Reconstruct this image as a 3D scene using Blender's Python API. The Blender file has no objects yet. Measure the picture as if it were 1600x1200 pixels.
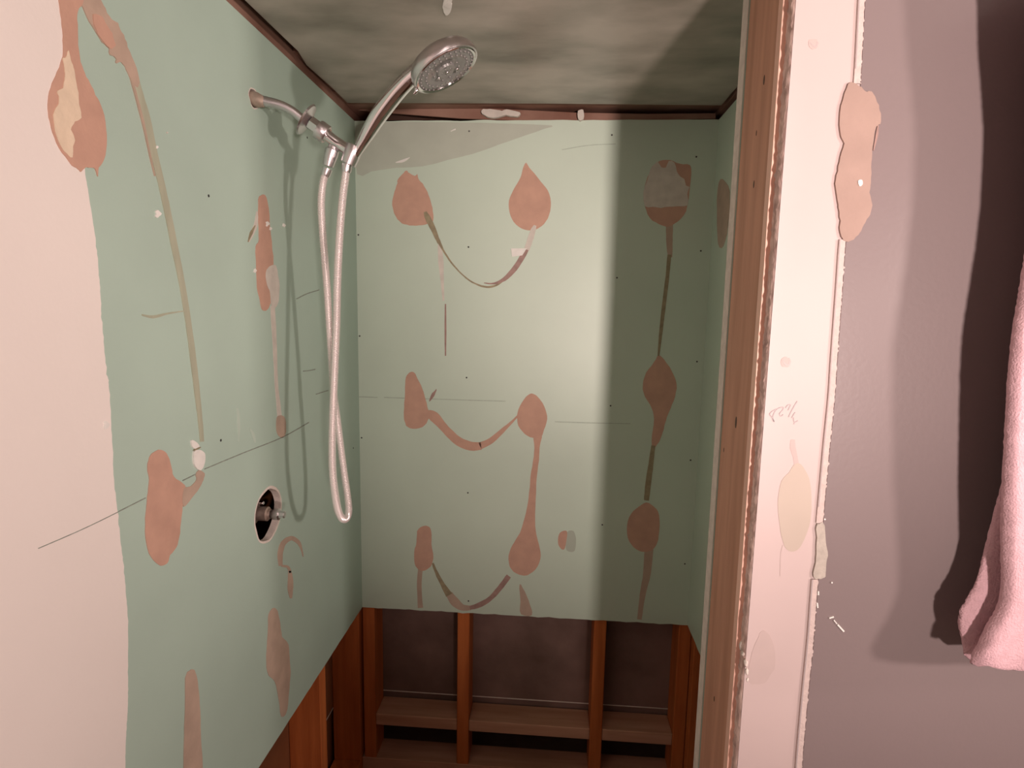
import bpy, bmesh, math, random
from mathutils import Vector, Matrix, noise
random.seed(7)
sc = bpy.context.scene
COL = sc.collection
V = Vector

# ------------------------------------------------------------------ camera
F = 906.8; YAW = 0.07036; PITCH = -0.13034; ROLL = 0.01874
CAM = V((0.5735, -1.67, 1.505))
def _axes():
    cy, sy = math.cos(YAW), math.sin(YAW); cp, sp = math.cos(PITCH), math.sin(PITCH)
    cr, sr = math.cos(ROLL), math.sin(ROLL)
    f = V((-sy*cp, cy*cp, sp)); r = V((cy, sy, 0)); u = r.cross(f)
    return cr*r + sr*u, -sr*r + cr*u, f
RX, UX, FX = _axes()
cam = bpy.data.objects.new('camera', bpy.data.cameras.new('camera')); COL.objects.link(cam)
cam.data.sensor_width = 36; cam.data.lens = F/1600*36; cam.data.clip_start = 0.02
M = Matrix((RX, UX, -FX)).transposed().to_4x4(); M.translation = CAM
cam.matrix_world = M
sc.camera = cam

# ------------------------------------------------------------------ light and exposure
sc.view_settings.view_transform = 'Standard'; sc.view_settings.look = 'None'
sc.view_settings.gamma = 1; sc.view_settings.use_curve_mapping = False
sc.view_settings.exposure = 0.0
w = bpy.data.worlds.new('world'); sc.world = w; w.use_nodes = True
w.node_tree.nodes['Background'].inputs[0].default_value = (0.10, 0.07, 0.06, 1)
w.node_tree.nodes['Background'].inputs[1].default_value = 0.15
def lamp(name, loc, power, color, radius):
    l = bpy.data.lights.new(name, 'POINT'); l.energy = power; l.color = color; l.shadow_soft_size = radius
    o = bpy.data.objects.new(name, l); COL.objects.link(o); o.location = loc; return o
LC = (1.0, 0.80, 0.735)
def spot(name, loc, aim, power, color, radius, size):
    o = lamp(name, loc, power, color, radius); l = bpy.data.lights.new(name, 'SPOT')
    l.energy = power; l.color = color; l.shadow_soft_size = radius; l.spot_size = math.radians(size); l.spot_blend = 1
    o.data = l; o.rotation_euler = (V(aim)-V(loc)).to_track_quat('-Z', 'Y').to_euler(); return o
spot('work_light', (1.235, -2.97, 1.26), (0.93, 0.0, 1.80), 160, LC, 0.07, 66)
spot('work_light_core', (1.235, -2.97, 1.26), (0.80, 0.0, 1.88), 92, LC, 0.07, 34)
lamp('vanity_bulb', (2.10, -1.87, 1.62), 58, LC, 0.06)
spot('added_side_light', (2.2, -1.3, 1.55), (0, -1, 1.9), 54, LC, 0.06, 90)  # unseen extra spot, added to balance the brightness of the walls

# ------------------------------------------------------------------ pixel -> point on a real surface
def ray(px, py): return FX + (px-800)/F*RX - (py-600)/F*UX
def onX(px, py, x): d = ray(px, py); return CAM + d*((x-CAM.x)/d.x)
def onY(px, py, y): d = ray(px, py); return CAM + d*((y-CAM.y)/d.y)
def onZ(px, py, z): d = ray(px, py); return CAM + d*((z-CAM.z)/d.z)

ZT = 2.016; ZB = 0.5695; W = 0.9984; T = 0.0127
YF = -0.85                                  # front face of the entrance partition
XJ = onY(1198, 600, YF).x                   # its jamb
YS0 = onX(1183, 600, XJ).y; YS1 = onX(1131, 600, XJ).y; YI = onX(1123, 600, XJ).y

# ------------------------------------------------------------------ materials
def mat(name, col, rough=0.6, metal=0.0, var=0.08, scale=6.0, bump=0.0, bscale=80.0, stretch=(1,1,1), col2=None, spec=0.5, detail=4, sheen=0):
    m = bpy.data.materials.new(name); m.use_nodes = True
    nt = m.node_tree; b = nt.nodes['Principled BSDF']
    b.inputs['Roughness'].default_value = rough; b.inputs['Metallic'].default_value = metal
    b.inputs['Specular IOR Level'].default_value = spec
    if sheen: b.inputs['Sheen Weight'].default_value = sheen; b.inputs['Sheen Tint'].default_value = (*col, 1)
    tc = nt.nodes.new('ShaderNodeTexCoord'); mp = nt.nodes.new('ShaderNodeMapping')
    mp.inputs['Scale'].default_value = stretch
    nt.links.new(tc.outputs['Object'], mp.inputs[0])
    n = nt.nodes.new('ShaderNodeTexNoise'); n.inputs['Scale'].default_value = scale; n.inputs['Detail'].default_value = detail
    nt.links.new(mp.outputs[0], n.inputs['Vector'])
    r = nt.nodes.new('ShaderNodeValToRGB')
    c2 = col2 or tuple(max(0, c*(1-var)) for c in col); c1 = col if col2 else tuple(min(1, c*(1+var)) for c in col)
    r.color_ramp.elements[0].position = 0.32; r.color_ramp.elements[1].position = 0.68
    r.color_ramp.elements[0].color = (*c2, 1); r.color_ramp.elements[1].color = (*c1, 1)
    nt.links.new(n.outputs['Fac'], r.inputs[0]); nt.links.new(r.outputs[0], b.inputs['Base Color'])
    if bump:
        n2 = nt.nodes.new('ShaderNodeTexNoise'); n2.inputs['Scale'].default_value = bscale; n2.inputs['Detail'].default_value = 3
        nt.links.new(mp.outputs[0], n2.inputs['Vector'])
        bp = nt.nodes.new('ShaderNodeBump'); bp.inputs['Strength'].default_value = bump; bp.inputs['Distance'].default_value = 0.002
        nt.links.new(n2.outputs['Fac'], bp.inputs['Height']); nt.links.new(bp.outputs[0], b.inputs['Normal'])
    return m
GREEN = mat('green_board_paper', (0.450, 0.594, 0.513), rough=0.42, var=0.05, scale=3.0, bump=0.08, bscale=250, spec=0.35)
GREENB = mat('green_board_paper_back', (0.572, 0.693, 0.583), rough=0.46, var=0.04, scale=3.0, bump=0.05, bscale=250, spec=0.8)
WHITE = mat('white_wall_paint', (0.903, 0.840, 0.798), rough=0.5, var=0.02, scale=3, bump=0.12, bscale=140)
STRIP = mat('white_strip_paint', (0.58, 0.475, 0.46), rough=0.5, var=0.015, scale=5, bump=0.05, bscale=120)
PURPLE = mat('mauve_grey_paint', (0.235, 0.19, 0.19), rough=0.31, var=0.02, scale=3, bump=0.10, bscale=160)
GYPSUM = mat('gypsum_edge', (0.78, 0.70, 0.64), rough=0.9, var=0.08, scale=60, bump=0.5, bscale=300)
CRUMB = mat('crumbled_gypsum', (0.92, 0.70, 0.64), rough=0.95, scale=90, col2=(0.50, 0.33, 0.30), bump=0.8, bscale=250, stretch=(1, 1, .4))
BROWN = mat('torn_brown_paper', (0.583, 0.356, 0.270), rough=0.8, var=0.07, scale=25, bump=0.2, bscale=200)
BROWN2 = mat('faded_brown_paper', (0.500, 0.380, 0.300), rough=0.8, var=0.10, scale=25, bump=0.2, bscale=200)
TAN = mat('tan_paper', (0.385, 0.276, 0.234), rough=0.8, var=0.05, scale=25, bump=0.2, bscale=200)
CREAM = mat("cream_gypsum", (0.80, 0.66, 0.50), rough=0.9, var=0.06, scale=40, bump=0.4, bscale=150)
PALE = mat('pale_torn_paper', (0.66, 0.62, 0.56), rough=0.85, var=0.08, scale=40, bump=0.2, bscale=200)
KHAKI = mat('adhesive_trail', (0.43, 0.45, 0.34), rough=0.5, var=0.12, scale=40, stretch=(1, 1, .2))
OLIVE = mat('dark_adhesive', (0.32, 0.27, 0.17), rough=0.6, var=0.2, scale=60)
MAUVE = mat('mauve_adhesive_and_shadow', (0.36, 0.23, 0.20), rough=0.6, var=0.15, scale=60)
DUSTY = mat('dusty_paper', (0.50, 0.55, 0.47), rough=0.6, var=0.05, scale=12, spec=0.3)
CHIP = mat('white_chip', (0.85, 0.84, 0.80), rough=0.8, var=0.05, scale=60)  # also colours the pale patch standing in for the ceiling glint
GREYG = mat('grey_compound', (0.46, 0.42, 0.37), rough=0.8, var=0.1, scale=90, bump=0.6, bscale=120)
BEIGE = mat('beige_stain', (0.50, 0.43, 0.365), rough=0.55, var=0.02, scale=12)
SMUDGE = mat('pink_smudge', (0.53, 0.43, 0.41), rough=0.6, var=0.03, scale=30)
PENCIL = mat('pencil', (0.27, 0.30, 0.26), rough=0.6, var=0.2, scale=100)
PENCILW = mat('pencil_on_white', (0.42, 0.37, 0.38), rough=0.6, var=0.1, scale=200)
PENCILP = mat('faint_pencil', (0.43, 0.52, 0.44), rough=0.6, var=0.1, scale=100)
SCREW = mat('dark_screw', (0.05, 0.05, 0.05), rough=0.5, metal=0.5)
WOOD = mat('jamb_stud_wood', (0.68, 0.365, 0.255), rough=0.7, scale=9, stretch=(4, 4, .35), col2=(0.52, 0.27, 0.18), bump=0.25, bscale=60)
ORANGE = mat('orange_stud_wood', (0.62, 0.18, 0.045), rough=0.75, scale=9, stretch=(4, 4, .35), col2=(0.44, 0.11, 0.022), bump=0.25, bscale=60)
BLOCKW = mat('blocking_wood', (0.66, 0.38, 0.26), rough=0.7, scale=7, stretch=(.35, 4, 4), col2=(0.48, 0.25, 0.155), bump=0.25, bscale=60)
SHEATH = mat('mauve_brown_sheathing', (0.26, 0.165, 0.14), rough=0.8, scale=5, col2=(0.14, 0.085, 0.065), bump=0.2)
SHEATHL = mat('brown_sheathing', (0.30, 0.11, 0.04), rough=0.8, scale=5, col2=(0.18, 0.06, 0.02), bump=0.2)
DARK = mat('dark_void', (0.01, 0.01, 0.01), rough=1, spec=0)
BEAM = mat('top_plate_wood', (0.34, 0.20, 0.15), rough=0.7, scale=6, stretch=(1, 1, 1), col2=(0.20, 0.09, 0.06), bump=0.3)
LINEW = mat('light_edge', (0.75, 0.68, 0.62), rough=0.6)
CHROME = mat('chrome', (0.80, 0.76, 0.78), rough=0.12, metal=1, var=0.01)
SATIN = mat('satin_chrome', (0.72, 0.68, 0.70), rough=0.30, metal=1, var=0.02)
HOSEM = mat('hose_metal', (0.92, 0.86, 0.85), rough=0.28, metal=0.45, var=0.02)
SPRAY = mat('grey_spray_face', (0.22, 0.22, 0.21), rough=0.25, var=0.03, spec=0.7)
RUST = mat('dusty_pipe', (0.42, 0.33, 0.27), rough=0.6, metal=0.4, var=0.2, scale=60)
BRASS = mat('dusty_brass', (0.50, 0.40, 0.34), rough=0.45, metal=0.6, scale=50, col2=(0.25, 0.18, 0.15), bump=0.3)
PINKT = mat('pink_terry', (0.63, 0.41, 0.45), rough=0.95, var=0.06, scale=90, bump=0.9, bscale=420, spec=0.1, sheen=0.4)
FLOORM = mat('subfloor', (0.25, 0.17, 0.12), rough=0.8, scale=5, col2=(0.16, 0.10, 0.07))
ROOMW = mat('room_paint', (0.16, 0.13, 0.125), rough=0.6, var=0.02)
# ceiling: mottled, streaky, slightly glossy
CEIL = mat('mottled_ceiling', (0.527, 0.476, 0.416), rough=0.38, scale=4.2, stretch=(1.0, 1.9, 1), col2=(0.22, 0.205, 0.165), bump=0.35, bscale=9, spec=0.6, detail=5)

# ------------------------------------------------------------------ mesh helpers
def link(name, bm, m, parent=None, smooth=False):
    bmesh.ops.recalc_face_normals(bm, faces=bm.faces[:])
    me = bpy.data.meshes.new(name); bm.to_mesh(me); bm.free()
    me.materials.append(m)
    if smooth:
        for p in me.polygons: p.use_smooth = True
    o = bpy.data.objects.new(name, me); COL.objects.link(o)
    if parent: o.parent = parent; o.matrix_parent_inverse = parent.matrix_world.inverted()
    return o
def smooth_by_angle(o, deg=40):
    me = o.data
    for p in me.polygons: p.use_smooth = True
    bm = bmesh.new(); bm.from_mesh(me)
    for e in bm.edges:
        if len(e.link_faces) == 2 and e.calc_face_angle(0) > math.radians(deg): e.smooth = False
    bm.to_mesh(me); bm.free()
    return o
def box(bm, a, b, bev=0.0):
    a = V(a); b = V(b); vs = []
    for i in range(8):
        vs.append(bm.verts.new((b.x if i & 1 else a.x, b.y if i & 2 else a.y, b.z if i & 4 else a.z)))
    fs = [bm.faces.new([vs[k] for k in q]) for q in ((0,2,3,1),(4,5,7,6),(0,1,5,4),(2,6,7,3),(0,4,6,2),(1,3,7,5))]
    if bev:
        es = list({e for f in fs for e in f.edges})
        bmesh.ops.bevel(bm, geom=es, offset=bev, segments=1, affect='EDGES')
def boxo(name, a, b, m, parent=None, bev=0.0015):
    bm = bmesh.new(); box(bm, a, b, bev); return link(name, bm, m, parent)
def slab(name, pts, normal, thick, m, parent=None, holes=()):
    """closed flat outline (3D, coplanar) extruded BACK by thick along -normal; holes are outlines"""
    bm = bmesh.new(); loops = []
    for L in (pts,)+tuple(holes):
        vs = [bm.verts.new(p) for p in L]
        es = [bm.edges.new((vs[i], vs[(i+1) % len(vs)])) for i in range(len(vs))]
        loops.append((vs, es))
    bmesh.ops.triangle_fill(bm, edges=[e for _, es in loops for e in es], use_beauty=True, use_dissolve=False, normal=normal)
    g = bmesh.ops.extrude_face_region(bm, geom=bm.faces[:])
    bmesh.ops.translate(bm, verts=[v for v in g['geom'] if isinstance(v, bmesh.types.BMVert)], vec=-V(normal)*thick)
    return link(name, bm, m, parent)
def catmull(P, n=4, closed=True):
    out = []; N = len(P)
    rng = range(N) if closed else range(N-1)
    for i in rng:
        g = (lambda k: P[k % N]) if closed else (lambda k: P[max(0, min(N-1, k))])
        p0, p1, p2, p3 = g(i-1), g(i), g(i+1), g(i+2)
        for j in range(n):
            t = j/n
            out.append(tuple(0.5*((2*b)+(-a+c)*t+(2*a-5*b+4*c-d)*t*t+(-a+3*b-3*c+d)*t**3) for a, b, c, d in zip(p0, p1, p2, p3)))
    if not closed: out.append(tuple(P[-1]))
    return out
def frac(P, amp):
    return [(x+(noise.noise(V((x*.35, y*.35, 3.1))))*amp, y+(noise.noise(V((x*.35, y*.35, 9.7))))*amp) for x, y in P]
SURF = {
    'L': (lambda x, y, o=0: onX(x, y, o), V((1, 0, 0))),
    'B': (lambda x, y, o=0: onY(x, y, -o), V((0, -1, 0))),
    'F': (lambda x, y, o=0: onY(x, y, YF-o), V((0, -1, 0))),
    'J': (lambda x, y, o=0: onX(x, y, XJ-o), V((-1, 0, 0))),
    'C': (lambda x, y, o=0: onZ(x, y, ZC-o), V((0, 0, -1))),
}
ZC = ZT+0.018
def clean(P):
    out = [P[0]]
    for p in P[1:]:
        if (V(p)-V(out[-1])).length > 1e-5: out.append(p)
    if (V(out[0])-V(out[-1])).length < 1e-5: out.pop()
    return out
def patch(s, name, P, m, parent, h=0.0008, amp=1.0, n=3, raw=False):
    if not raw: P = frac(catmull(P, n), amp)
    fn, nr = SURF[s]
    return slab(name, clean([fn(x, y, h) for x, y in P]), nr, h+0.0002, m, parent)
def stroke(s, name, P, wd, m, parent, h=0.0008, amp=0.5, n=4):
    """tapered streak along P (pixels), widths wd (pixels)"""
    if not isinstance(wd, (list, tuple)): wd = [wd]*len(P)
    Q = catmull([(p[0], p[1], k) for p, k in zip(P, wd)], n, closed=False)
    L, R = [], []
    for i, (x, y, k) in enumerate(Q):
        a = Q[max(0, i-1)]; b = Q[min(len(Q)-1, i+1)]
        d = V((b[0]-a[0], b[1]-a[1])); d.normalize()
        k = max(k, .5)/2
        L.append((x-d.y*k, y+d.x*k)); R.append((x+d.y*k, y-d.x*k))
    fn, nr = SURF[s]
    bm = bmesh.new(); rows = []
    L = frac(L, amp); R = frac(R, amp)
    for l, r in zip(L, R):
        rows.append([bm.verts.new(fn(*l, h)), bm.verts.new(fn(*r, h)), bm.verts.new(fn(*r, h)-nr*(h+.0002)), bm.verts.new(fn(*l, h)-nr*(h+.0002))])
    for a, b in zip(rows, rows[1:]):
        for k in range(4): bm.faces.new((a[k], a[(k+1) % 4], b[(k+1) % 4], b[k]))
    bm.faces.new(rows[0]); bm.faces.new(rows[-1][::-1])
    return link(name, bm, m, parent)
def frame_of(d):
    d = d.normalized(); a = V((0, 0, 1)) if abs(d.z) < .9 else V((1, 0, 0))
    s = d.cross(a).normalized(); return s, s.cross(d).normalized()
def tube(name, P, R, m, parent=None, seg=20, caps=True, n=0, hexa=False):
    """lofted tube along 3D points with radii"""
    if n:
        Q = catmull([(*p, r) for p, r in zip(P, R)], n, closed=False); P = [V(q[:3]) for q in Q]; R = [q[3] for q in Q]
    bm = bmesh.new(); rings = []; s = None
    for i, (p, r) in enumerate(zip(P, R)):
        a = P[max(0, i-1)]; b = P[min(len(P)-1, i+1)]; d = (V(b)-V(a)).normalized()
        if s is None: s, t = frame_of(d)
        else: s = (s - d*s.dot(d)).normalized(); t = s.cross(d).normalized()
        rings.append([bm.verts.new(V(p)+(s*math.cos(2*math.pi*k/seg)+t*math.sin(2*math.pi*k/seg))*r) for k in range(seg)])
    for a, b in zip(rings, rings[1:]):
        for k in range(seg): bm.faces.new((a[k], a[(k+1) % seg], b[(k+1) % seg], b[k]))
    if caps: bm.faces.new(rings[0][::-1]); bm.faces.new(rings[-1])
    o = link(name, bm, m, parent)
    return smooth_by_angle(o) if seg > 6 else o
def lathe(name, c, axis, prof, m, parent=None, seg=28):
    """prof = [(distance along axis, radius)...] starting at c"""
    axis = axis.normalized()
    s, t = frame_of(axis); bm = bmesh.new(); rings = []
    for h, r in prof:
        rings.append([bm.verts.new(c+axis*h+(s*math.cos(2*math.pi*k/seg)+t*math.sin(2*math.pi*k/seg))*max(r, 1e-5)) for k in range(seg)])
    for a, b in zip(rings, rings[1:]):
        for k in range(seg): bm.faces.new((a[k], a[(k+1) % seg], b[(k+1) % seg], b[k]))
    bm.faces.new(rings[0][::-1]); bm.faces.new(rings[-1])
    o = link(name, bm, m, parent)
    return smooth_by_angle(o, 35) if seg > 8 else o
def struct(o): o['kind'] = 'structure'; return o
def tag(o, label, cat, group=None):
    o['label'] = label; o['category'] = cat
    if group: o['group'] = group
    return o
def lab(o, t): o['label'] = t; return o
def thing(name, label, cat, loc):
    o = bpy.data.objects.new(name, None); COL.objects.link(o); o.location = loc; o.empty_display_size = .05
    bpy.context.view_layer.update()
    return tag(o, label, cat)

# ------------------------------------------------------------------ LEFT WALL
ARM = onX(397, 154, 0); VAL = onX(420, 803, 0)
def circ(c, r, ax, n=28, jag=0.0, sy=1.0):
    out = []
    for k in range(n):
        a = 2*math.pi*k/n; rr = r*(1+jag*noise.noise(V((math.cos(a)*2, math.sin(a)*2, c.z*5))))
        out.append(c+V((0, math.cos(a)*rr*sy, math.sin(a)*rr)) if ax == 'x' else c+V((math.cos(a)*rr, 0, math.sin(a)*rr)))
    return out
YE = -3.4
wl = [V((0, 0, ZB)), V((0, 0, ZT))] + [V((0, YE, ZT+0.0)), V((0, YE, 0)), V((0, -0.86, 0)), V((0, -0.86, ZB))]
n_ = 40
bot = [V((0, -0.86*(1-i/n_), ZB+noise.noise(V((i*.7, 0, 0)))*.0016)) for i in range(1, n_)]
wl = wl + bot
wall_left = struct(slab('wall_left', wl, V((1, 0, 0)), T, GREEN, holes=(circ(VAL, 0.0585, 'x', 36, .06), circ(ARM, 0.019, 'x', 20, .2))))
# white painted part with a ragged seam
seam = [(118, -60), (119, 0), (121, 60), (124, 120), (128, 200), (133, 268), (138, 300), (146, 350), (150, 380), (155, 430), (158, 480), (161, 520), (167, 580), (171, 610), (175, 680), (178, 750), (184, 800), (189, 850), (194, 890), (197, 930), (200, 970), (200, 1050), (200, 1100), (197, 1150), (196, 1200), (196, 1330)]
Q = catmull(seam, 8, closed=False)
Q = [(x+noise.noise(V((y*.09, 1, 0)))*2.2*(1 if 380 < y < 900 else .5)+noise.noise(V((y*.5, 1, 5)))*1.6*(1 if 400 < y < 880 else .25), y) for x, y in Q]
S3 = [onX(x, y, 0.0007) for x, y in Q]
S3 = [p for p in S3 if 0.0 < p.z < ZT]
top = V((.0007, S3[0].y, ZT)); botp = V((.0007, S3[-1].y, 0.0))
pl = [top]+S3+[botp, V((.0007, YE, 0)), V((.0007, YE, ZT))]
white = lab(slab('painted_section', clean(pl), V((1, 0, 0)), .0009, WHITE, wall_left), 'white painted section with a ragged edge')
# crumbly lip of compound along the seam
for k in range(60):
    y = 480+k*7.2+random.uniform(-3, 3); x = None
    for a, b in zip(Q, Q[1:]):
        if a[1] <= y <= b[1]: x = a[0]; break
    if x is None or y > 870: continue
LP = wall_left
patch('L', 'torn_paper_patch', [(92,-40),(92,0),(96,30),(98,55),(99,80),(97,92),(90,112),(82,130),(76,150),(75,170),(78,190),(85,215),(97,238),(113,258),(122,264),(127,268),(133,262),(143,262),(150,265),(153,276),(154,262),(160,255),(166,235),(167,210),(163,180),(155,158),(149,148),(146,140),(138,125),(130,108),(125,90),(122,60),(121,30),(123,14),(130,4),(132,-40)], BROWN, LP, h=.0014, amp=1.2)
lab(patch('L', 'exposed_gypsum', [(107,78),(111,95),(115,105),(118,120),(122,145),(125,170),(127,184),(118,190),(111,203),(117,215),(115,228),(113,246),(104,240),(95,228),(87,205),(83,180),(90,165),(93,155),(90,142),(98,138),(101,125),(102,115),(98,92),(103,90)], CREAM, LP, h=.0020, amp=1.5), 'cream gypsum showing in the brown patch')
patch('L', 'torn_paper_patch', [(126,2),(132,-30),(150,-12),(162,8),(170,24),(176,31),(184,36),(190,50),(198,66),(206,88),(213,108),(219,128),(214,136),(207,130),(200,114),(194,102),(188,97),(182,99),(180,89),(172,85),(170,74),(160,66),(150,50),(140,34),(131,14)], BROWN2, LP, h=.0012, amp=2.0)
patch('L', 'torn_paper_scrap', [(146,22),(160,26),(168,40),(176,52),(180,70),(172,76),(160,62),(150,46)], BROWN, LP, h=.0022, amp=2.0)
stroke('L', 'adhesive_trail', [(208,112),(218,150),(229,185),(239,230),(252,285),(262,330),(275,395),(286,450),(297,520),(304,575),(309,620),(313,655),(316,690)], [12,13,12,11,10,10,10,9,9,9,8,7,6], KHAKI, LP, h=.001)
stroke('L', 'adhesive_ridge', [(206,122),(214,152),(224,190),(233,232),(243,275)], [3,3,3,2,1], BROWN2, LP, h=.002)
patch('L', 'torn_paper_patch', [(404,312),(410,304),(416,308),(420,325),(423,365),(427,400),(427,416),(419,421),(416,430),(417,445),(423,458),(424,470),(418,484),(410,484),(406,470),(402,450),(401,420),(400,385),(405,375),(404,345)], BROWN, LP)
patch('L', 'pale_paper_patch', [(417,421),(430,414),(435,430),(437,455),(434,475),(428,482),(423,470),(422,456),(416,440)], PALE, LP, h=.0009)
stroke('L', 'pale_streak', [(426,478),(428,510),(430,550),(432,600),(435,630),(437,650)], [7,7,6,5,6,7], PALE, LP, h=.0006)
patch('L', 'torn_paper_patch', [(433,652),(440,649),(446,655),(447,675),(442,684),(435,680),(432,668)], BROWN2, LP, h=.001, amp=.5)
stroke('L', 'pale_streak', [(389,378),(394,365),(400,350),(402,330)], [2,6,6,2], PALE, LP, h=.0006)
stroke('L', 'scratch', [(388,378),(393,364),(399,352)], [1,4,1.5], OLIVE, LP, h=.0009)
patch('L', 'torn_paper_patch', [(232,720),(238,708),(248,703),(258,706),(264,716),(268,730),(272,745),(284,754),(290,760),(289,772),(286,790),(283,815),(280,840),(276,855),(266,868),(262,880),(252,884),(243,878),(236,870),(229,850),(227,820),(229,790),(231,770),(233,750),(231,735)], BROWN, LP)
patch('L', 'torn_paper_scrap', [(287,764),(298,760),(307,750),(306,741),(312,735),(320,740),(318,750),(312,762),(300,778),(287,792)], BROWN2, LP, h=.0011)
patch('L', 'lifted_chip', [(304,706),(312,703),(320,708),(321,718),(318,730),(312,735),(304,725)], CHIP, LP, h=.003, amp=.4)
patch('L', 'lifted_chip', [(299,688),(306,690),(312,697),(307,702),(301,698)], CHIP, LP, h=.002, amp=.4)
stroke('L', 'scratch', [(304,704),(309,701),(314,699)], [1,2,1], OLIVE, LP, h=.0032)
patch('L', 'faded_paper_patch', [(420,960),(427,950),(434,955),(438,975),(441,995),(449,1003),(452,1020),(454,1050),(452,1075),(449,1110),(440,1120),(435,1090),(430,1065),(420,1055),(416,1035),(418,1000),(419,975)], BROWN2, LP)
patch('L', 'faded_paper_patch', [(290,1060),(296,1048),(304,1047),(308,1060),(311,1080),(313,1110),(314,1150),(317,1200),(318,1260),(288,1260),(287,1200),(288,1150),(289,1110)], BROWN2, LP)
stroke('L', 'faded_ring', [(439,884),(438,866),(443,849),(455,841),(466,847),(471,857),(474,870)], [6,8,8,7,6,3,1], BROWN2, LP)
stroke('L', 'faded_streak', [(440,884),(450,886),(454,895)], [3,4,4], BROWN2, LP)
stroke('L', 'faded_streak', [(453,892),(454,905),(454,922),(455,935)], [4,8,8,3], BROWN2, LP)
for P in ([(60,857),(140,822),(228,778)], [(286,751),(306,741)], [(320,733),(380,708),(440,684),(483,660)]):
    lab(stroke('L', 'pencil_line', P, 1.25, PENCIL, LP, h=.0010, amp=.1), 'thin grey pencil line')
for P in ([(464,467),(480,459),(499,453)], [(474,580),(484,579),(493,577)], [(494,616),(513,610)]):
    stroke('L', 'pencil_line', P, 1.3, PENCIL, LP, h=.0008, amp=.2)
stroke('L', 'scuff_mark', [(222,492),(240,495),(262,490),(288,486)], [2,5,3,2], KHAKI, LP, h=.0006)
stroke('L', 'white_scratch', [(371,638),(373,660),(373,690)], [3,5,2], mat('white_scuff', (.50, .62, .54), var=.05), LP, h=.0006)
stroke('L', 'white_scratch', [(391,670),(396,680),(399,692)], [2,5,2], bpy.data.materials['white_scuff'], LP, h=.0006)
for x, y, r in ((247,334,6),(418,350,4),(399,423,3),(423,357,2.5),(444,352,3),(166,664,6),(262,207,1.5),(246,230,2.5)):
    P = [(x+math.cos(a)*r*(.7+.3*math.cos(3*a)), y+math.sin(a)*r) for a in [k*math.pi/4 for k in range(8)]]
    patch('L', 'gypsum_chip', P, CHIP if r > 2 else PALE, LP, h=.0016, amp=1, n=2)
def screw(s, x, y, par, r=.0024):
    fn, nr = SURF[s]; c = fn(x, y, 0)
    return lathe('screw', c-nr*.001, nr, [(0, r), (.0014, r), (.0018, r*.6), (.0012, r*.3)], SCREW, par, seg=10)
for x, y in ((326,306),(345,688),(480,215),(552,700)): screw('L', x, y, LP)

# framing below the left board
SX = -T
def stud(par, a, b, m=ORANGE, name='stud'): return boxo(name, a, b, m, par, .002)
ys_ = onX(502, 1150, -T).y
for y0 in (ys_, ys_-.42, ys_-.84): stud(wall_left, (SX-.089, y0, 0.038), (SX, y0+.038, ZT-.001))
stud(wall_left, (SX-.089, .0, 0.038), (SX, .051, ZT-.001))
boxo('bottom_plate', (SX-.089, -1.2, 0), (SX, .12, .038), ORANGE, wall_left)
boxo('top_plate', (SX-.089, -3.4, ZT+.001), (SX+.0, .12, ZT+.07), BEAM, wall_left)
zl = onY(720, 1086, T+.089).z
boxo('sheathing_panel', (SX-.101, -1.2, zl), (SX-.0895, .1, ZT+.03), SHEATHL, wall_left, 0)
boxo('sheathing_panel', (SX-.109, -1.2, 0), (SX-.101, .1, zl), SHEATHL, wall_left, 0)
boxo('panel_edge', (SX-.1005, -1.2, zl-.003), (SX-.0885, .1, zl), LINEW, wall_left, 0)

# ------------------------------------------------------------------ BACK WALL
n_ = 60
top = [V((W*(i/n_), 0, ZT+noise.noise(V((i*.25, 4, 0)))*.003)) for i in range(n_+1)]
bot = [V((W*(1-i/n_), 0, ZB+noise.noise(V((i*.5, 2, 0)))*.0035)) for i in range(n_+1)]
wall_back = struct(slab('wall_back', top+bot, V((0, -1, 0)), T, GREENB))
BP = wall_back
lab(patch('B', 'dusty_area', [(556,196),(610,191),(700,191),(790,193),(862,196),(852,201),(820,212),(780,226),(740,240),(700,250),(660,260),(620,262),(580,268),(558,272)], DUSTY, BP, h=.0003, amp=.5, n=2), 'duller greyer area of the paper')
patch('B', 'torn_paper_patch', [(629,272),(634,267),(640,271),(648,275),(652,272),(654,280),(660,287),(668,300),(673,315),(676,330),(677,345),(668,350),(655,352),(640,352),(628,349),(618,338),(613,320),(615,305),(620,290),(622,280)], BROWN, BP)
patch('B', 'torn_paper_patch', [(818,260),(822,254),(827,262),(836,272),(845,284),(856,298),(861,316),(858,336),(850,350),(838,358),(825,360),(810,354),(800,342),(795,325),(797,308),(806,290),(813,278),(816,268)], BROWN, BP, amp=.6)
stroke('B', 'adhesive_trail', [(664,331),(669,342),(677,358),(686,380)], [5,9,8,5], OLIVE, BP, h=.0016)
stroke('B', 'adhesive_trail', [(684,374),(692,390),(705,410),(720,427),(738,441),(757,448),(772,447),(784,441)], [6,3,2.5,2,2.5,3,3,2], OLIVE, BP, h=.0009)
stroke('B', 'adhesive_trail', [(756,442),(772,443),(788,436),(804,420),(817,400),(824,388)], [1.5,3,6,8,8,6], MAUVE, BP, h=.0010)
stroke('B', 'adhesive_trail', [(823,390),(828,376),(833,360),(836,352)], [8,9,8,4], PALE, BP, h=.0012)
patch('B', 'white_chip', [(798,388),(823,388),(816,399),(800,401)], CHIP, BP, h=.003, amp=.2, n=1)
stroke('B', 'pale_streak', [(687,382),(689,410),(691,440),(693,470)], [6,8,5,3], PALE, BP, h=.0004)
stroke('B', 'scratch', [(696,475),(696,515),(696,556)], [2,3,2], MAUVE, BP, h=.0006, amp=.2)
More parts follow.
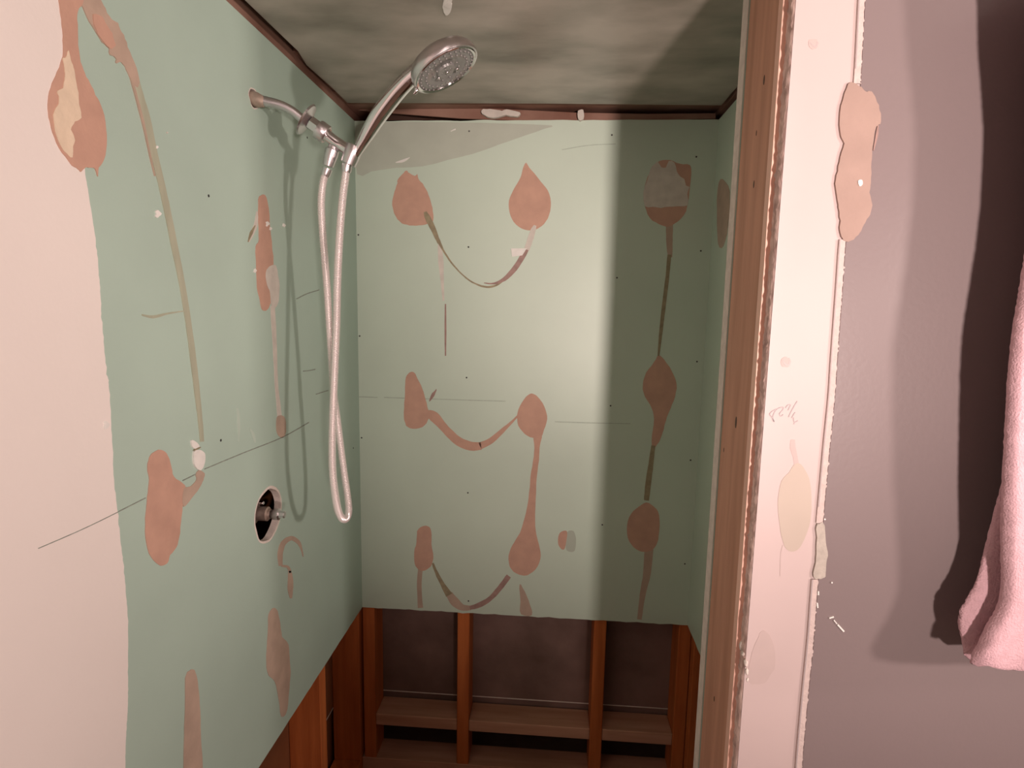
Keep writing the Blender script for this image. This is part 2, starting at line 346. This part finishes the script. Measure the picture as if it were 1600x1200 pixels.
patch('B', 'torn_paper_patch', [(634,590),(640,582),(647,582),(652,592),(660,607),(665,625),(669,640),(672,648),(668,658),(660,667),(645,670),(635,665),(631,650),(632,630),(633,605)], BROWN, BP)
stroke('B', 'scratch', [(671,627),(676,618),(682,608)], [1,5,.8], MAUVE, BP, h=.0009)
stroke('B', 'faded_trail', [(668,645),(678,651),(690,664),(703,678),(717,690),(735,697),(752,697)], [10,16,13,13,14,14,12], BROWN, BP, h=.0006)
stroke('B', 'faded_trail', [(750,697),(768,688),(785,673),(800,659),(811,648)], [11,9,7,4,3], BROWN, BP, h=.0006)
patch('B', 'torn_paper_patch', [(822,620),(831,615),(840,620),(848,630),(853,642),(855,655),(850,672),(845,683),(832,684),(820,678),(810,665),(808,650),(812,635)], BROWN, BP, amp=.7)
patch('B', 'torn_paper_patch', [(834,680),(847,678),(843,700),(842,720),(839,745),(837,780),(836,815),(838,835),(842,850),(845,868),(840,885),(828,897),(815,899),(802,893),(795,880),(796,862),(803,848),(812,833),(818,815),(823,795),(827,770),(829,745),(833,720),(835,700)], BROWN, BP, h=.0007, amp=.8)
patch('B', 'torn_paper_patch', [(652,830),(660,823),(668,822),(674,830),(674,850),(677,872),(673,885),(664,891),(655,891),(648,880),(647,862),(651,848)], BROWN, BP)
stroke('B', 'faded_streak', [(657,888),(655,915),(657,950)], [8,7,8], BROWN2, BP, h=.0005)
stroke('B', 'adhesive_trail', [(676,880),(682,895),(692,914),(702,930)], [3,5,7,11], OLIVE, BP, h=.0009)
stroke('B', 'adhesive_trail', [(702,928),(710,940),(722,949),(736,950)], [10,14,10,7], BROWN2, BP, h=.0008)
stroke('B', 'adhesive_trail', [(734,950),(750,945),(765,936),(780,920),(795,900)], [6,8,7,8,8], MAUVE, BP, h=.0009)
patch('B', 'faded_paper_patch', [(812,913),(820,925),(828,945),(831,961),(814,960),(813,940)], BROWN2, BP)
patch('B', 'faded_paper_patch', [(873,836),(879,830),(886,831),(885,845),(882,858),(876,857),(872,848)], BROWN, BP, amp=.5)
patch('B', 'pale_paper_patch', [(886,832),(896,830),(900,842),(898,860),(890,862),(884,856)], mat('pale_green_scuff', (.46, .52, .44), var=.04), BP, h=.0005, amp=.5)
patch('B', 'torn_paper_patch', [(1006,300),(1008,322),(1015,340),(1030,350),(1045,354),(1060,345),(1072,330),(1077,300),(1080,275),(1078,258),(1062,256),(1047,250),(1030,252),(1018,266),(1010,282)], BROWN, BP, h=.0008)
patch('B', 'pale_paper_patch', [(1008,322),(1005,300),(1012,280),(1018,262),(1027,252),(1033,261),(1040,262),(1045,252),(1054,254),(1058,268),(1064,276),(1069,280),(1072,290),(1077,292),(1074,303),(1075,321),(1060,322),(1045,323),(1033,325),(1020,323)], PALE, BP, h=.0016, amp=1.2, n=2)
stroke('B', 'faded_streak', [(1046,350),(1046,375),(1047,402)], [11,10,7], BROWN2, BP, h=.0005)
stroke('B', 'adhesive_trail', [(1046,398),(1043,430),(1037,480),(1032,525),(1029,556)], [6,6,6,5,3], OLIVE, BP, h=.0008)
patch('B', 'torn_paper_patch', [(1022,566),(1029,555),(1038,562),(1050,580),(1057,600),(1055,620),(1048,637),(1042,652),(1037,670),(1030,690),(1020,702),(1019,680),(1022,655),(1018,637),(1008,620),(1004,602),(1010,582)], BROWN, BP)
stroke('B', 'adhesive_trail', [(1021,696),(1017,725),(1013,755),(1010,782)], [6,8,9,8], OLIVE, BP, h=.0010)
patch('B', 'torn_paper_patch', [(998,792),(1010,785),(1022,792),(1030,805),(1030,830),(1027,848),(1018,860),(1003,862),(990,855),(981,840),(980,820),(986,803)], BROWN, BP, amp=.7)
stroke('B', 'faded_streak', [(1014,858),(1011,895),(1004,930),(999,968)], [14,12,9,7], BROWN2, BP, h=.0005)
for P in ([(600,621),(660,623),(790,627)], [(867,659),(930,661),(985,662)], [(878,234),(920,227),(962,225)], [(560,620),(590,621)]):
    stroke('B', 'pencil_line', P, 1.3, PENCILP, BP, h=.0004, amp=.2)
for x, y in ((732,386),(729,590),(731,770),(732,939),(964,434),(954,634),(941,820),(562,525),(560,367),(1095,392),(1089,565),(1070,881),(1079,719),(565,684),(956,211),(733,205),(1088,245)):
    screw('B', x, y, BP)
stroke('B', 'white_scratch', [(618,254),(630,251),(640,246)], [1,4,1], CHIP, BP, h=.002)
stroke('B', 'white_scratch', [(704,205),(712,202)], [1,2], CHIP, BP, h=.001)
# framing behind and below the back board
def sx(px, py=1000): return onY(px, py, T).x
y0, y1 = T, T+.089
zb_top = onY(712, 1095, y1).z; zp_top = onY(712, 1161, y1).z; print('plate', zb_top, zp_top)
xs = [(-.004, 0.034), (sx(724)-.019, sx(724)+.019), (sx(937)-.019, sx(937)+.019), (sx(1060), sx(1060)+.038), (1.03, 1.068)]
for a, b in xs: stud(wall_back, (a, y0, zp_top), (b, y1, ZT-.001))
for (a, b), (c, d) in zip(xs, xs[1:4]):
    boxo('blocking', (b+.0005, y0+.001, zb_top-.038), (c-.0005, y1, zb_top+random.uniform(-.001, .001)), BLOCKW, wall_back, .002)
boxo('bottom_plate', (-.012, y0, 0), (1.07, y1, zp_top), BLOCKW, wall_back)
boxo('corner_block', (SX+.001, -.36, ZT+.034), (.03, -.131, ZT+.07), BEAM, wall_left)
boxo('top_plate', (-.012, -.13, ZT+.032), (1.12, y1, ZT+.07), BEAM, wall_back)
# ragged wood strip left above the back board
P = [(558,172),(640,164),(760,169),(900,176),(1010,178),(1118,177),(1118,185),(1000,189),(900,190),(800,188),(720,185),(600,176)]
slab('wood_strip', [onY(x, y, .004) for x, y in P], V((0, -1, 0)), .006, BEAM, wall_back)
for P in ([(752,172),(766,170),(780,173),(792,171),(812,175),(808,182),(790,180),(772,184),(756,180)], [(903,173),(911,172),(912,186),(904,187)]):
    patch('B', 'pale_scrape', P, PALE, wall_back, h=.0105, amp=1.5)
boxo('sheathing_panel', (-.1, y1+.0005, zl), (1.12, y1+.012, ZT+.03), SHEATH, wall_back, 0)
boxo('sheathing_panel', (-.1, y1+.006, zb_top-.036), (1.12, y1+.02, zl), SHEATH, wall_back, 0)
boxo('panel_edge', (-.1, y1-.001, zl-.002), (1.12, y1+.007, zl+.001), LINEW, wall_back, 0)
struct(boxo('void_shade_sheet', (-.5, .40, -.05), (1.5, .45, 2.3), DARK))  # near-black sheet that paints the shade of the void behind the framing

# ------------------------------------------------------------------ RIGHT WALL of the stall
wr = [V((W, .0, ZT)), V((W, YI, ZT)), V((W, YI, ZB+.002))]+[V((W, YI*(1-i/20), ZB+noise.noise(V((i*.8, 7, 0)))*.004)) for i in range(1, 21)]
wall_right = struct(slab('wall_right', wr, V((-1, 0, 0)), T, GREENB))
for yy in (-.20, -.60): stud(wall_right, (W+T, yy, .038), (W+T+.089, yy+.038, ZT-.001), ORANGE)
stud(wall_right, (W+T, .0-.04, .038), (W+T+.089, -.002, ZT-.001), ORANGE)
boxo('sheathing_panel', (W+T+.09, YI-.1, 0), (W+T+.10, .1, ZT), SHEATHL, wall_right, 0)
def onXR(x, y): return onX(x, y, W-.0008)
P = frac(catmull([(1123,285),(1131,282),(1140,300),(1138,350),(1130,385),(1122,380),(1120,330)], 3), 1)
slab('faded_paper_patch', [onXR(x, y) for x, y in P], V((-1, 0, 0)), .001, BROWN2, wall_right)

# ------------------------------------------------------------------ ENTRANCE PARTITION (front wall)
XR = 2.45
def ytop(x): return ZT
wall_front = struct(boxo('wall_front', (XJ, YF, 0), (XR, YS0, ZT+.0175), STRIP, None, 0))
FP = wall_front
# jamb: stud, inner drywall edge, corner bead, crumbled gypsum edge
st = lab(boxo('stud', (XJ+.0015, YS0, 0), (XJ+.04, YS1, ZT-.001), WOOD, FP, .0015), 'reddish brown jamb stud')
boxo('stud', (XJ+.42, YS0, 0), (XJ+.46, YS1, ZT-.001), WOOD, FP, .0015)
inner = slab('inner_drywall', [V((XJ-.0005, YI, 0)), V((XJ-.0005, YS1, 0)), V((XJ-.0005, YS1, ZT)), V((XJ-.0005, YI, ZT))], V((-1, 0, 0)), W-XJ, GREEN, FP)
gy = slab('drywall_edge', clean([V((XJ-.0012, YI-.001+noise.noise(V((k*.3, 0, 0)))*.0012, ZT*k/60)) for k in range(61)]+[V((XJ-.0012, YS1+.0005+noise.noise(V((k*.3, 5, 0)))*.001, ZT*k/60)) for k in range(60, -1, -1)]), V((-1, 0, 0)), .0008, GYPSUM, FP)
lab(gy, 'pale cut edge of the inner drywall')
def jx(px, py=600): return onX(px, py, XJ).y
BEAD = mat('pink_bead', (0.95, 0.60, 0.48), rough=0.55)
yb0, yb1 = jx(1188.5), jx(1182)
lab(slab('corner_bead', clean([V((XJ-.0075, yb0+noise.noise(V((k*.4, 2, 0)))*.002, ZT*k/60)) for k in range(61)]+[V((XJ-.0075, yb1, ZT*k/60)) for k in range(60, -1, -1)]), V((-1, 0, 0)), .0075, BEAD, FP), 'light pink edge strip beside the stud')
# crumbled face of the outer drywall, rough relief
bm = bmesh.new(); nz, ny = 420, 6; g = []
for i in range(nz+1):
    z = ZT*i/nz; row = []
    for j in range(ny+1):
        y = yb0+(YF+.0004-yb0)*j/ny
        dx = (.0025+.003*noise.fractal(V((y*260, 0, z*130)), 1, 2, 3))*(1 if 0 < j < ny else .15)
        row.append(bm.verts.new((XJ-max(dx, 0.0002), y, z)))
    g.append(row)
for i in range(nz):
    for j in range(ny): bm.faces.new((g[i][j], g[i][j+1], g[i+1][j+1], g[i+1][j]))
lab(link('crumbled_edge', bm, CRUMB, FP, True), 'crumbled grey pink gypsum edge')
# lump
bm = bmesh.new()
for (px, py, r) in ((1158,1008,.007),(1160,1022,.006),(1163,1036,.005),(1165,1050,.004),(1166,1062,.003)):
    c = onX(px+2, py, XJ-.001)
    res = bmesh.ops.create_icosphere(bm, subdivisions=2, radius=r*.75, matrix=Matrix.Translation(c) @ Matrix.Diagonal((.8, 1, 1.6, 1)))
    for v in res['verts']: v.co += (v.co-c)*noise.noise(v.co*200)*.7
link('crumbled_lump', bm, GYPSUM, FP, True)
for px, py, r in ((1194,125,.0035),(1178,288,.0028),(1150,660,.0048),(1182,208,.002),(1116,1092,.0025),(1131,703,.002)):
    c = onX(px, py, XJ+.0015)
    bmk = [c+V((-.0003, math.cos(a)*r*.8, math.sin(a)*r*2)) for a in [k*math.pi/6 for k in range(12)]]
    slab('knot', bmk, V((-1, 0, 0)), .0008, mat('knot', (.08, .035, .02)) if 'knot' not in bpy.data.materials else bpy.data.materials['knot'], FP)
# mauve paint layer starts at a ragged caulk ridge
edge = [(1356,-80),(1352,0),(1349,60),(1345,130),(1335,250),(1322,380),(1317,450),(1309,560),(1305,620),(1297,700),(1288,800),(1284,850),(1278,920),(1272,1000),(1264,1080),(1256,1170),(1253,1210),(1244,1300)]
E = catmull(edge, 6, closed=False)
Ez = [onY(x, y, YF-.0015) for x, y in E]; Ez = [p for p in Ez if 0.02 < p.z < ZT-.002]
pp = [V((Ez[0].x, YF-.0015, ZT))]+Ez+[V((Ez[-1].x-.01, YF-.0015, 0)), V((XR, YF-.0015, 0)), V((XR, YF-.0015, ZT))]
lab(slab('painted_section', clean(pp), V((0, -1, 0)), .0018, PURPLE, FP), 'mauve grey painted section')
RIDGE = mat('ridge_white', (0.60, 0.50, 0.47), rough=0.8, var=.06, scale=120, bump=.6, bscale=200)
D = []
for k in range(0, 560):
    y = -60+k*1300/560
    for a, b in zip(E, E[1:]):
        if a[1] <= y <= b[1]:
            x = a[0]+(b[0]-a[0])*(y-a[1])/(b[1]-a[1]); D.append((x, y)); break
rid = [(x-1+1.5*noise.noise(V((y*.3, 3, 0)))+2.5*max(0, noise.noise(V((y*.14, 7, 0))))+(random.random() < .1)*random.uniform(0, 2.2), y) for x, y in D]
lft = [(x-11, y) for x, y in D]
fn, nr = SURF['F']
def seg_ok(y): return not (132 < y < 372)
for lo, hi in ((-60, 132), (372, 818), (905, 1240)):
    A = [p for p in lft if lo <= p[1] <= hi]; B = [p for p in rid if lo <= p[1] <= hi]
    lab(slab('caulk_ridge', clean([fn(*p, .0028) for p in A]+[fn(*p, .0028) for p in B[::-1]]), nr, .003, RIDGE, FP), 'ragged whitish ridge of old caulk')
    stroke('F', 'groove_line', [(A[i][0]+1.5, A[i][1]) for i in range(0, len(A), 12)], 1.8, mat('groove', (.42, .36, .36)) if 'groove' not in bpy.data.materials else bpy.data.materials['groove'], FP, h=.0032, amp=.2, n=2)
patch('F', 'torn_paper_patch', [(1326,131),(1334,129),(1340,133),(1346,136),(1353,143),(1360,142),(1366,148),(1370,158),(1374,168),(1377,182),(1375,194),(1369,198),(1366,212),(1363,240),(1362,262),(1361,285),(1359,300),(1363,320),(1359,335),(1352,348),(1346,360),(1338,370),(1326,378),(1316,373),(1313,360),(1313,345),(1311,325),(1308,308),(1306,287),(1309,268),(1313,245),(1319,224),(1313,212),(1312,185),(1317,155)], TAN, FP, h=.0034, amp=1.8, n=3)
stroke('F', 'torn_edge_shadow', [(1372,196),(1370,212),(1365,235)], [2,4,1], MAUVE, FP, h=.0030)  # shadow in the crack beside the tear, painted as a dark line
patch('F', 'gypsum_chip', [(1341,282),(1347,281),(1348,288),(1343,291)], CHIP, FP, h=.0045, amp=.3, n=2)
lab(patch('F', 'beige_stain', [(1242,725),(1252,726),(1262,742),(1267,762),(1268,790),(1266,815),(1260,835),(1250,855),(1240,862),(1229,858),(1223,845),(1219,825),(1216,800),(1216,775),(1221,752),(1233,738)], BEIGE, FP, h=.0004, amp=.6), 'beige oval stain')
stroke('F', 'stain_drip', [(1239,687),(1239,700),(1243,715),(1245,728)], [6,9,7,8], SMUDGE, FP, h=.0003)
stroke('F', 'stain_line', [(1223,852),(1220,868),(1219,900)], [1.5,1.5,1], SMUDGE, FP, h=.0003)
patch('F', 'grey_compound_patch', [(1276,822),(1281,818),(1286,817),(1290,828),(1291,850),(1293,868),(1291,885),(1290,900),(1283,905),(1271,902),(1275,880),(1275,860),(1277,840)], GREYG, FP, h=.0036, amp=1.8)
for x, y, r in ((1271,68,8),(1228,566,8)):
    P = [(x+math.cos(a)*r, y+math.sin(a)*r) for a in [k*math.pi/5 for k in range(10)]]
    patch('F', 'screw_dimple', P, SMUDGE, FP, h=.0004, amp=2)
    stroke('F', 'screw_dimple', [(x-5, y-2), (x, y+4), (x+5, y+3), (x+6, y-3)], [1, 2, 2, 1], mat('dimple', (.50, .44, .44)) if 'dimple' not in bpy.data.materials else bpy.data.materials['dimple'], FP, h=.0006, amp=.3)
patch('F', 'pink_smudge', [(1180,1005),(1192,985),(1206,1000),(1212,1035),(1200,1062),(1180,1070),(1168,1058)], SMUDGE, FP, h=.0003, amp=3)
# pencilled measurement 82 7/8, copied stroke by stroke
def hw(*P): return [(1180+x*.075, 600+y*.075) for x, y in P]
HW = [hw((400,790),(375,760),(350,690),(305,640),(330,590),(400,545),(440,530),(400,600),(372,670),(370,700),(395,780)),
      hw((440,535),(500,500),(560,485),(590,490),(575,540),(520,600),(510,640),(540,672),(585,635)),
      hw((635,500),(680,440),(740,435),(715,490),(690,550)),
      hw((880,355),(820,450),(760,560),(720,640),(700,690)), hw((835,590),(800,640),(760,710)),
      hw((800,700),(810,780),(840,795),(890,765)), hw((815,810),(810,840))]
for P in HW: lab(stroke('F', 'pencil_writing', P, 1.5, PENCILW, FP, h=.0005, amp=0, n=3), 'pencilled number')
for P, k in (([(1296,966),(1303,964)], 2), ([(1303,969),(1308,975)], 1.5), ([(1309,976),(1319,987)], 2.4), ([(1288,811),(1290,812)], 2), ([(1299,910),(1301,911)], 2), ([(1279,924),(1279,930)],2), ([(1277,942),(1278,950)],2)):
    stroke('F', 'paint_fleck', P, k, CHIP, FP, h=.0032, amp=.2)

# ------------------------------------------------------------------ CEILING, floor, rest of the room
ceil_pts = [V((.012, -.090, ZC)), V((.30, -.082, ZC)), V((.55, -.075, ZC)), V((W-.01, -.055, ZC)), V((W+.0, YF+.02, ZC)), V((W, YE, ZC)), V((.010, YE, ZC)), V((.012, -.7, ZC)), V((.018, -.40, ZC)), V((.006, -.33, ZC)), V((.012, -.2, ZC))]
ceiling = struct(slab('ceiling', ceil_pts, V((0, 0, -1)), .013, CEIL))
struct(boxo('ceiling_room', (W+.0005, YE, ZC-.0), (XR+.1, YF+.0, ZC+.02), ROOMW, None, 0))
struct(boxo('ceiling_side', (W+.0005, YF+.0005, ZC), (1.15, .1, ZC+.02), BEAM, None, 0))
patch('C', 'painted_glint', [(693,4),(700,0),(706,8),(703,20),(697,24),(692,16)], CHIP, ceiling, h=.003)  # glint on the ceiling, painted as a small pale patch
stroke('C', 'painted_glint', [(698,12),(703,4),(707,-6)], [8,5,3], CHIP, ceiling, h=.004)
struct(boxo('floor', (-.12, YE-.1, -.03), (XR+.1, .40, 0), FLOORM, None, 0))
struct(boxo('wall_rear', (-.1, YE-.1, 0), (XR+.1, YE-.001, ZT+.1), ROOMW, None, 0))
struct(boxo('wall_side', (XR+.001, YE, 0), (XR+.1, YF+.3, ZT+.1), ROOMW, None, 0))
struct(boxo('ceiling_joist', (-.13, YE, ZT+.0705), (1.2, .13, ZT+.11), BEAM, None, 0))

# ------------------------------------------------------------------ SHOWER ARM with holder bracket
YA = ARM.y+.042
def at(px, py, y=None): return onY(px, py, YA if y is None else y)
arm = thing('shower_fitting', 'bent chrome shower pipe with flange and bracket coming out of the green left wall', 'plumbing', ARM)
a0 = V((-.04, ARM.y, ARM.z+.002))
tube('pipe', [a0, at(398,155,ARM.y), at(418,159,ARM.y+.004), at(438,164,ARM.y+.010), at(456,173,ARM.y+.017), at(470,184,ARM.y+.023), at(486,197,ARM.y+.029)], [.0095, .0100, .0090, .0082, .0082, .0082, .0082], SATIN, arm, n=5)
lab(tube('pipe_stub', [a0+V((.03, 0, 0)), at(396,154,ARM.y), at(404,157,ARM.y), at(413,159,ARM.y+.002)], [.0125, .0135, .0125, .0096], RUST, arm, n=4), 'dusty brown end of the pipe')
d = (at(545,236)-at(478,188,ARM.y+.022)).normalized()
def ax(px, py): return at(px, py)
lathe('flange', at(477,186,ARM.y+.022), d, [(0,.009),(.0,.030),(.0012,.0325),(.004,.030),(.0075,.014),(.0085,.0105),(.0085,.009)], SATIN, arm, 36)
lathe('hex_nut', at(484,191,ARM.y+.026), d, [(0,.011),(.001,.0135),(.017,.0135),(.018,.011)], CHROME, arm, 6)
lathe('collar', at(496,201,ARM.y+.031), d, [(0,.012),(.001,.0180),(.0035,.0186),(.018,.0186),(.020,.0172),(.0205,.011)], SATIN, arm, 32)
lathe('seal_ring', at(510,211,ARM.y+.035), d, [(0,.010),(.0,.0132),(.003,.0132),(.003,.010)], CHROME, arm, 32)
tube('bracket_body', [at(512,213,YA-.006), at(520,219,YA-.004), at(532,227), at(545,236)], [.0118,.0112,.0112,.0112], CHROME, arm, n=3)
lathe('outlet', at(523,220), (at(511,266)-at(523,220)), [(0,.007),(.006,.0090),(.016,.0100),(.018,.0132),(.026,.0132),(.046,.0108),(.050,.0100),(.050,.006)], SATIN, arm, 24)
hd = (at(556,224)-at(543,257)).normalized()
lathe('holder_cup', at(543.5,257), hd, [(0,.0120),(.001,.0150),(.018,.0160),(.036,.0172),(.0375,.0165),(.0375,.0135),(.030,.012)], SATIN, arm, 28)

# ------------------------------------------------------------------ HAND SHOWER
hand = thing('hand_shower', 'chrome handheld shower head with round grey spray face resting in the bracket', 'shower head', at(551,245))
H = [(549,252,-.0),(556,241,-.003),(565,225,-.006),(576,206,-.012),(590,183,-.02),(606,161,-.028),(622,141,-.036),(638,124,-.044),(650,113,-.05)]
R_ = [.0070,.0085,.0108,.0135,.0155,.0160,.0160,.0156,.0150]
hp = [at(x, y, YA+k) for x, y, k in H]
tube('handle', hp, R_, CHROME, hand, seg=28, n=4)
hc = at(697,110, YA-.065)
rayd = (hc-CAM).normalized()
rr = RX-rayd*RX.dot(rayd); rr.normalize(); uu = rr.cross(rayd)*-1; uu = -rayd.cross(rr)*-1
uu = rr.cross(rayd).normalized()
if uu.z < 0: uu = -uu
N = (-rayd*.42 + (rr*.47-uu*.88)*.91).normalized()
sc_ = (hc-CAM).length/F*1.0
RH = 49*sc_
back = hc-N*.034
lathe('head_shell', back, N, [(0,.006),(.0005,RH*.45),(.004,RH*.72),(.010,RH*.88),(.018,RH*.97),(.026,RH),(.031,RH*1.0),(.034,RH*.985),(.0345,RH*.93),(.031,RH*.90),(.030,.01)], SATIN, hand, 48)
lathe('rim_ring', hc-N*.002, N, [(0,RH*.93),(.003,RH*.945),(.0045,RH*.92),(.003,RH*.86),(0,RH*.85)], CHROME, hand, 48)
face = lathe('spray_face', hc-N*.006, N, [(0,RH*.90),(.0035,RH*.90),(.0065,RH*.78),(.0065,RH*.50),(.0050,RH*.46),(.0050,RH*.30),(.0085,RH*.27),(.0085,.004)], SPRAY, hand, 48)
s_, t_ = frame_of(N)
bm = bmesh.new()
for R0, k0 in ((RH*.80, 30), (RH*.64, 24), (RH*.38, 10), (RH*.14, 5)):
    for k in range(k0):
        a = 2*math.pi*k/k0
        c = hc+N*.002+(s_*math.cos(a)+t_*math.sin(a))*R0
        bmesh.ops.create_icosphere(bm, subdivisions=1, radius=.0018, matrix=Matrix.Translation(c))
nz_ = link('nozzles', bm, mat('nozzle_rubber', (.30, .29, .28), rough=.25), hand, True); nz_['kind'] = 'stuff'
for px, py in ((686,122),(699,113),(714,108)):
    c = at(px, py, YA-.065)-rayd*.008
    bm = bmesh.new(); bmesh.ops.create_uvsphere(bm, u_segments=12, v_segments=8, radius=.0032, matrix=Matrix.Translation(c))
    link('spray_button', bm, CHROME, hand, True)
c0 = at(646,143, YA-.07); c1 = at(655,136, YA-.07)
# neck joins handle and head
tube('neck', [hp[-2], hp[-1], back+(hp[-1]-back)*.45+N*.004, back+N*.010], [.0156,.0150,.0155,.018], SATIN, hand, seg=24, n=4)
edge_pt = hc+(-rr*.88-uu*.47)*RH*.93
tube('mode_lever', [edge_pt-N*.004, edge_pt+(-rr*.6-uu*.8)*.006+N*.001, edge_pt+(-rr*.8-uu*.7)*.011+N*.002], [.0032,.0034,.0020], CHROME, hand, seg=12, n=3)

# ------------------------------------------------------------------ HOSE
hose = thing('shower_hose', 'ribbed metal shower hose hanging in a long loop below the bracket', 'hose', at(535,810))
PA = [(511,266,0),(506,280,0),(503,300,.002),(502,325,.004),(504,360,.010),(507,400,.016),(511,450,.024),(514,500,.032),(518,560,.040),(521,610,.044),(527,655,.046),(532,695,.046),(538,740,.044),(543,775,.036),(545,797,.024),(542,809,.008),(536,811,-.010)]
PB = [(529,800,-.024),(524,775,-.038),(520,740,-.046),(519,700,-.048),(520,650,-.046),(522,600,-.042),(524,550,-.036),(526,500,-.030),(527,450,-.024),(529,400,-.018),(532,350,-.012),(536,305,-.005),(540,275,0),(542,259,0)]
pts = [tuple(at(x, y, YA+k)) for x, y, k in PA+PB]
C1 = [V(p) for p in catmull(pts, 14, closed=False)]
# resample at rib pitch
def resample(P, step):
    out = [P[0]]; acc = 0
    for a, b in zip(P, P[1:]):
        L = (b-a).length; t = step-acc
        while t <= L: out.append(a+(b-a)*(t/L)); t += step
        acc = (acc+L) % step if True else 0
    return out
RS = resample(C1, .00125)
tube('hose_tube', RS, [.0079 if i % 2 else .0068 for i in range(len(RS))], HOSEM, hose, seg=10)
for i, j in ((0, 14), (-1, -15)):
    dd = (RS[j]-RS[i]).normalized()
    lathe('coupling_nut', RS[i]-dd*.004, dd, [(0,.006),(.0005,.0096),(.012,.0096),(.016,.0084),(.016,.006)], SATIN, hose, 20)

# ------------------------------------------------------------------ VALVE in the hole
valve = thing('shower_valve', 'dusty shower valve sticking out of the round hole in the left wall', 'valve', VAL+V((-.04, 0, 0)))
vc = V((-.052, VAL.y, VAL.z))
lathe('valve_body', vc, V((1, 0, 0)), [(-.02,.012),(-.018,.021),(.012,.021),(.014,.023),(.022,.023),(.024,.016),(.030,.015)], BRASS, valve, 28)
lathe('cartridge', V((-.024, VAL.y, VAL.z)), V((1, 0, 0)), [(0,.010),(.001,.0145),(.022,.0145),(.024,.011),(.028,.010),(.028,.006)], BRASS, valve, 24)
lathe('stem', V((0, VAL.y, VAL.z)), V((1, 0, 0)), [(0,.009),(.010,.0095),(.012,.0125),(.022,.0125),(.024,.008),(.033,.0075),(.034,.006)], SATIN, valve, 8)
tube('inlet_pipe', [vc+V((-.004, .0, -.018)), vc+V((-.004, -.03, -.034)), vc+V((-.004, -.075, -.040))], [.009,.009,.009], BRASS, valve, n=4)
tube('inlet_pipe', [vc+V((-.004, .0, .018)), vc+V((-.004, .0, .06)), vc+V((-.004, .0, .12))], [.0085,.0085,.0085], BRASS, valve, n=3)
tube('inlet_pipe', [vc+V((-.004, .018, -.01)), vc+V((-.004, .06, -.03)), vc+V((-.004, .09, -.034))], [.009,.009,.009], BRASS, valve, n=4)
for a in (.7, 2.4):
    c = V((-.028, VAL.y-math.cos(a)*.024, VAL.z+math.sin(a)*.024))
    lathe('stop_screw', c, V((1, 0, 0)), [(0,.004),(.008,.004),(.009,.003)], CHROME, valve, 10)

for c, ro, ri, m_ in ((VAL, .0592, .0535, GYPSUM), (ARM, .0195, .0165, GYPSUM)):
    a_ = [V((-.0006, p.y, p.z)) for p in circ(c, ro, 'x', 36, .06)]; b_ = [V((-.0006, p.y, p.z)) for p in circ(c, ri, 'x', 36, .12)]
    lab(slab('hole_rim', a_, V((1, 0, 0)), T+.002, m_, wall_left, holes=(b_,)), 'pale crumbly rim of the hole')
# ------------------------------------------------------------------ TOWEL
def interp(tab, y):
    if y <= tab[0][0]: return tab[0][1]
    for (a, b), (c, d_) in zip(tab, tab[1:]):
        if a <= y <= c: return b+(d_-b)*(y-a)/(c-a)
    return tab[-1][1]
towel = thing('towel', 'fluffy pink bath towel hanging on the mauve wall at the right', 'towel', onY(1640, 1000, YF-.05))
def fold(name, ledge, bottab, yc, thick, rpx, ytop_, ybot, seed):
    """closed slab of cloth; ledge: left edge px x per px y, bottab: bottom px y per px x"""
    bm = bmesh.new(); NR, NC = 230, 46; rows = []
    L = [(y, x) for x, y in ledge]
    for i in range(NR+1):
        t = i/NR; row = []
        yl = ytop_+(ybot-ytop_)*t
        xl = interp(L, yl)
        taper = min(1, ((1-t)*NR/4+.05))**.5
        for j in range(NC*2):
            if j < NC: s = j/(NC-1); side = 1
            else: s = 1-(j-NC)/(NC-1); side = -1
            s2 = s*s*.5+s*.5
            x = xl+(rpx-xl)*s2
            yb = interp(bottab, x) if bottab else ybot
            y = ytop_+(yb-ytop_)*t
            th = thick*min(1, (s*14)+.02)**.5*taper
            wav = .010*math.sin(s*7+seed+t*2.0)*min(1, s*3)+.003*math.sin(t*9+seed)-(.016*math.exp(-((s-.10)/.10)**2) if seed == 0 else 0)
            p = onY(x, y, yc+wav-side*th/2)
            f = noise.noise(p*220+V((seed, 0, 0)))*.0011+noise.noise(p*60)*.0012
            p = p+V((noise.noise(p*300)*.0012 if s < .1 else 0, -side*f, noise.noise(p*280+V((5, 0, 0)))*.0010))
            row.append(bm.verts.new(p))
        rows.append(row)
    n = NC*2
    for a, b in zip(rows, rows[1:]):
        for k in range(n): bm.faces.new((a[k], a[(k+1) % n], b[(k+1) % n], b[k]))
    bm.faces.new(rows[0]); bm.faces.new(rows[-1][::-1])
    return link(name, bm, PINKT, towel, True)
fold('front_fold', [(1606,-60),(1604,60),(1612,200),(1608,320),(1600,395),(1592,450),(1580,520),(1573,600),(1569,677),(1565,746),(1563,830),(1564,905),(1561,934),(1552,957),(1538,984),(1528,1005),(1518,1025),(1516,1040)],
     [(1516,1036),(1529,1042),(1542,1040),(1560,1045),(1600,1048),(1760,1046),(2080,1036)], YF-.070, .014, 2080, -60, 1042, 0.0)
fold('back_fold', [(1640,-60),(1640,400),(1600,600),(1568,740),(1556,784),(1542,838),(1529,892),(1510,938),(1500,968),(1497,990),(1499,1006),(1506,1022)],
     [(1497,1008),(1508,1026),(1520,1034),(1600,1036),(1760,1034),(2080,1026)], YF-.045, .012, 2080, -60, 1030, 2.0)
HK = onY(1840, -60, YF-.1)
boxo('hook', (HK.x-.01, YF-.11, HK.z-.02), (HK.x+.01, YF, HK.z+.01), SATIN, towel)
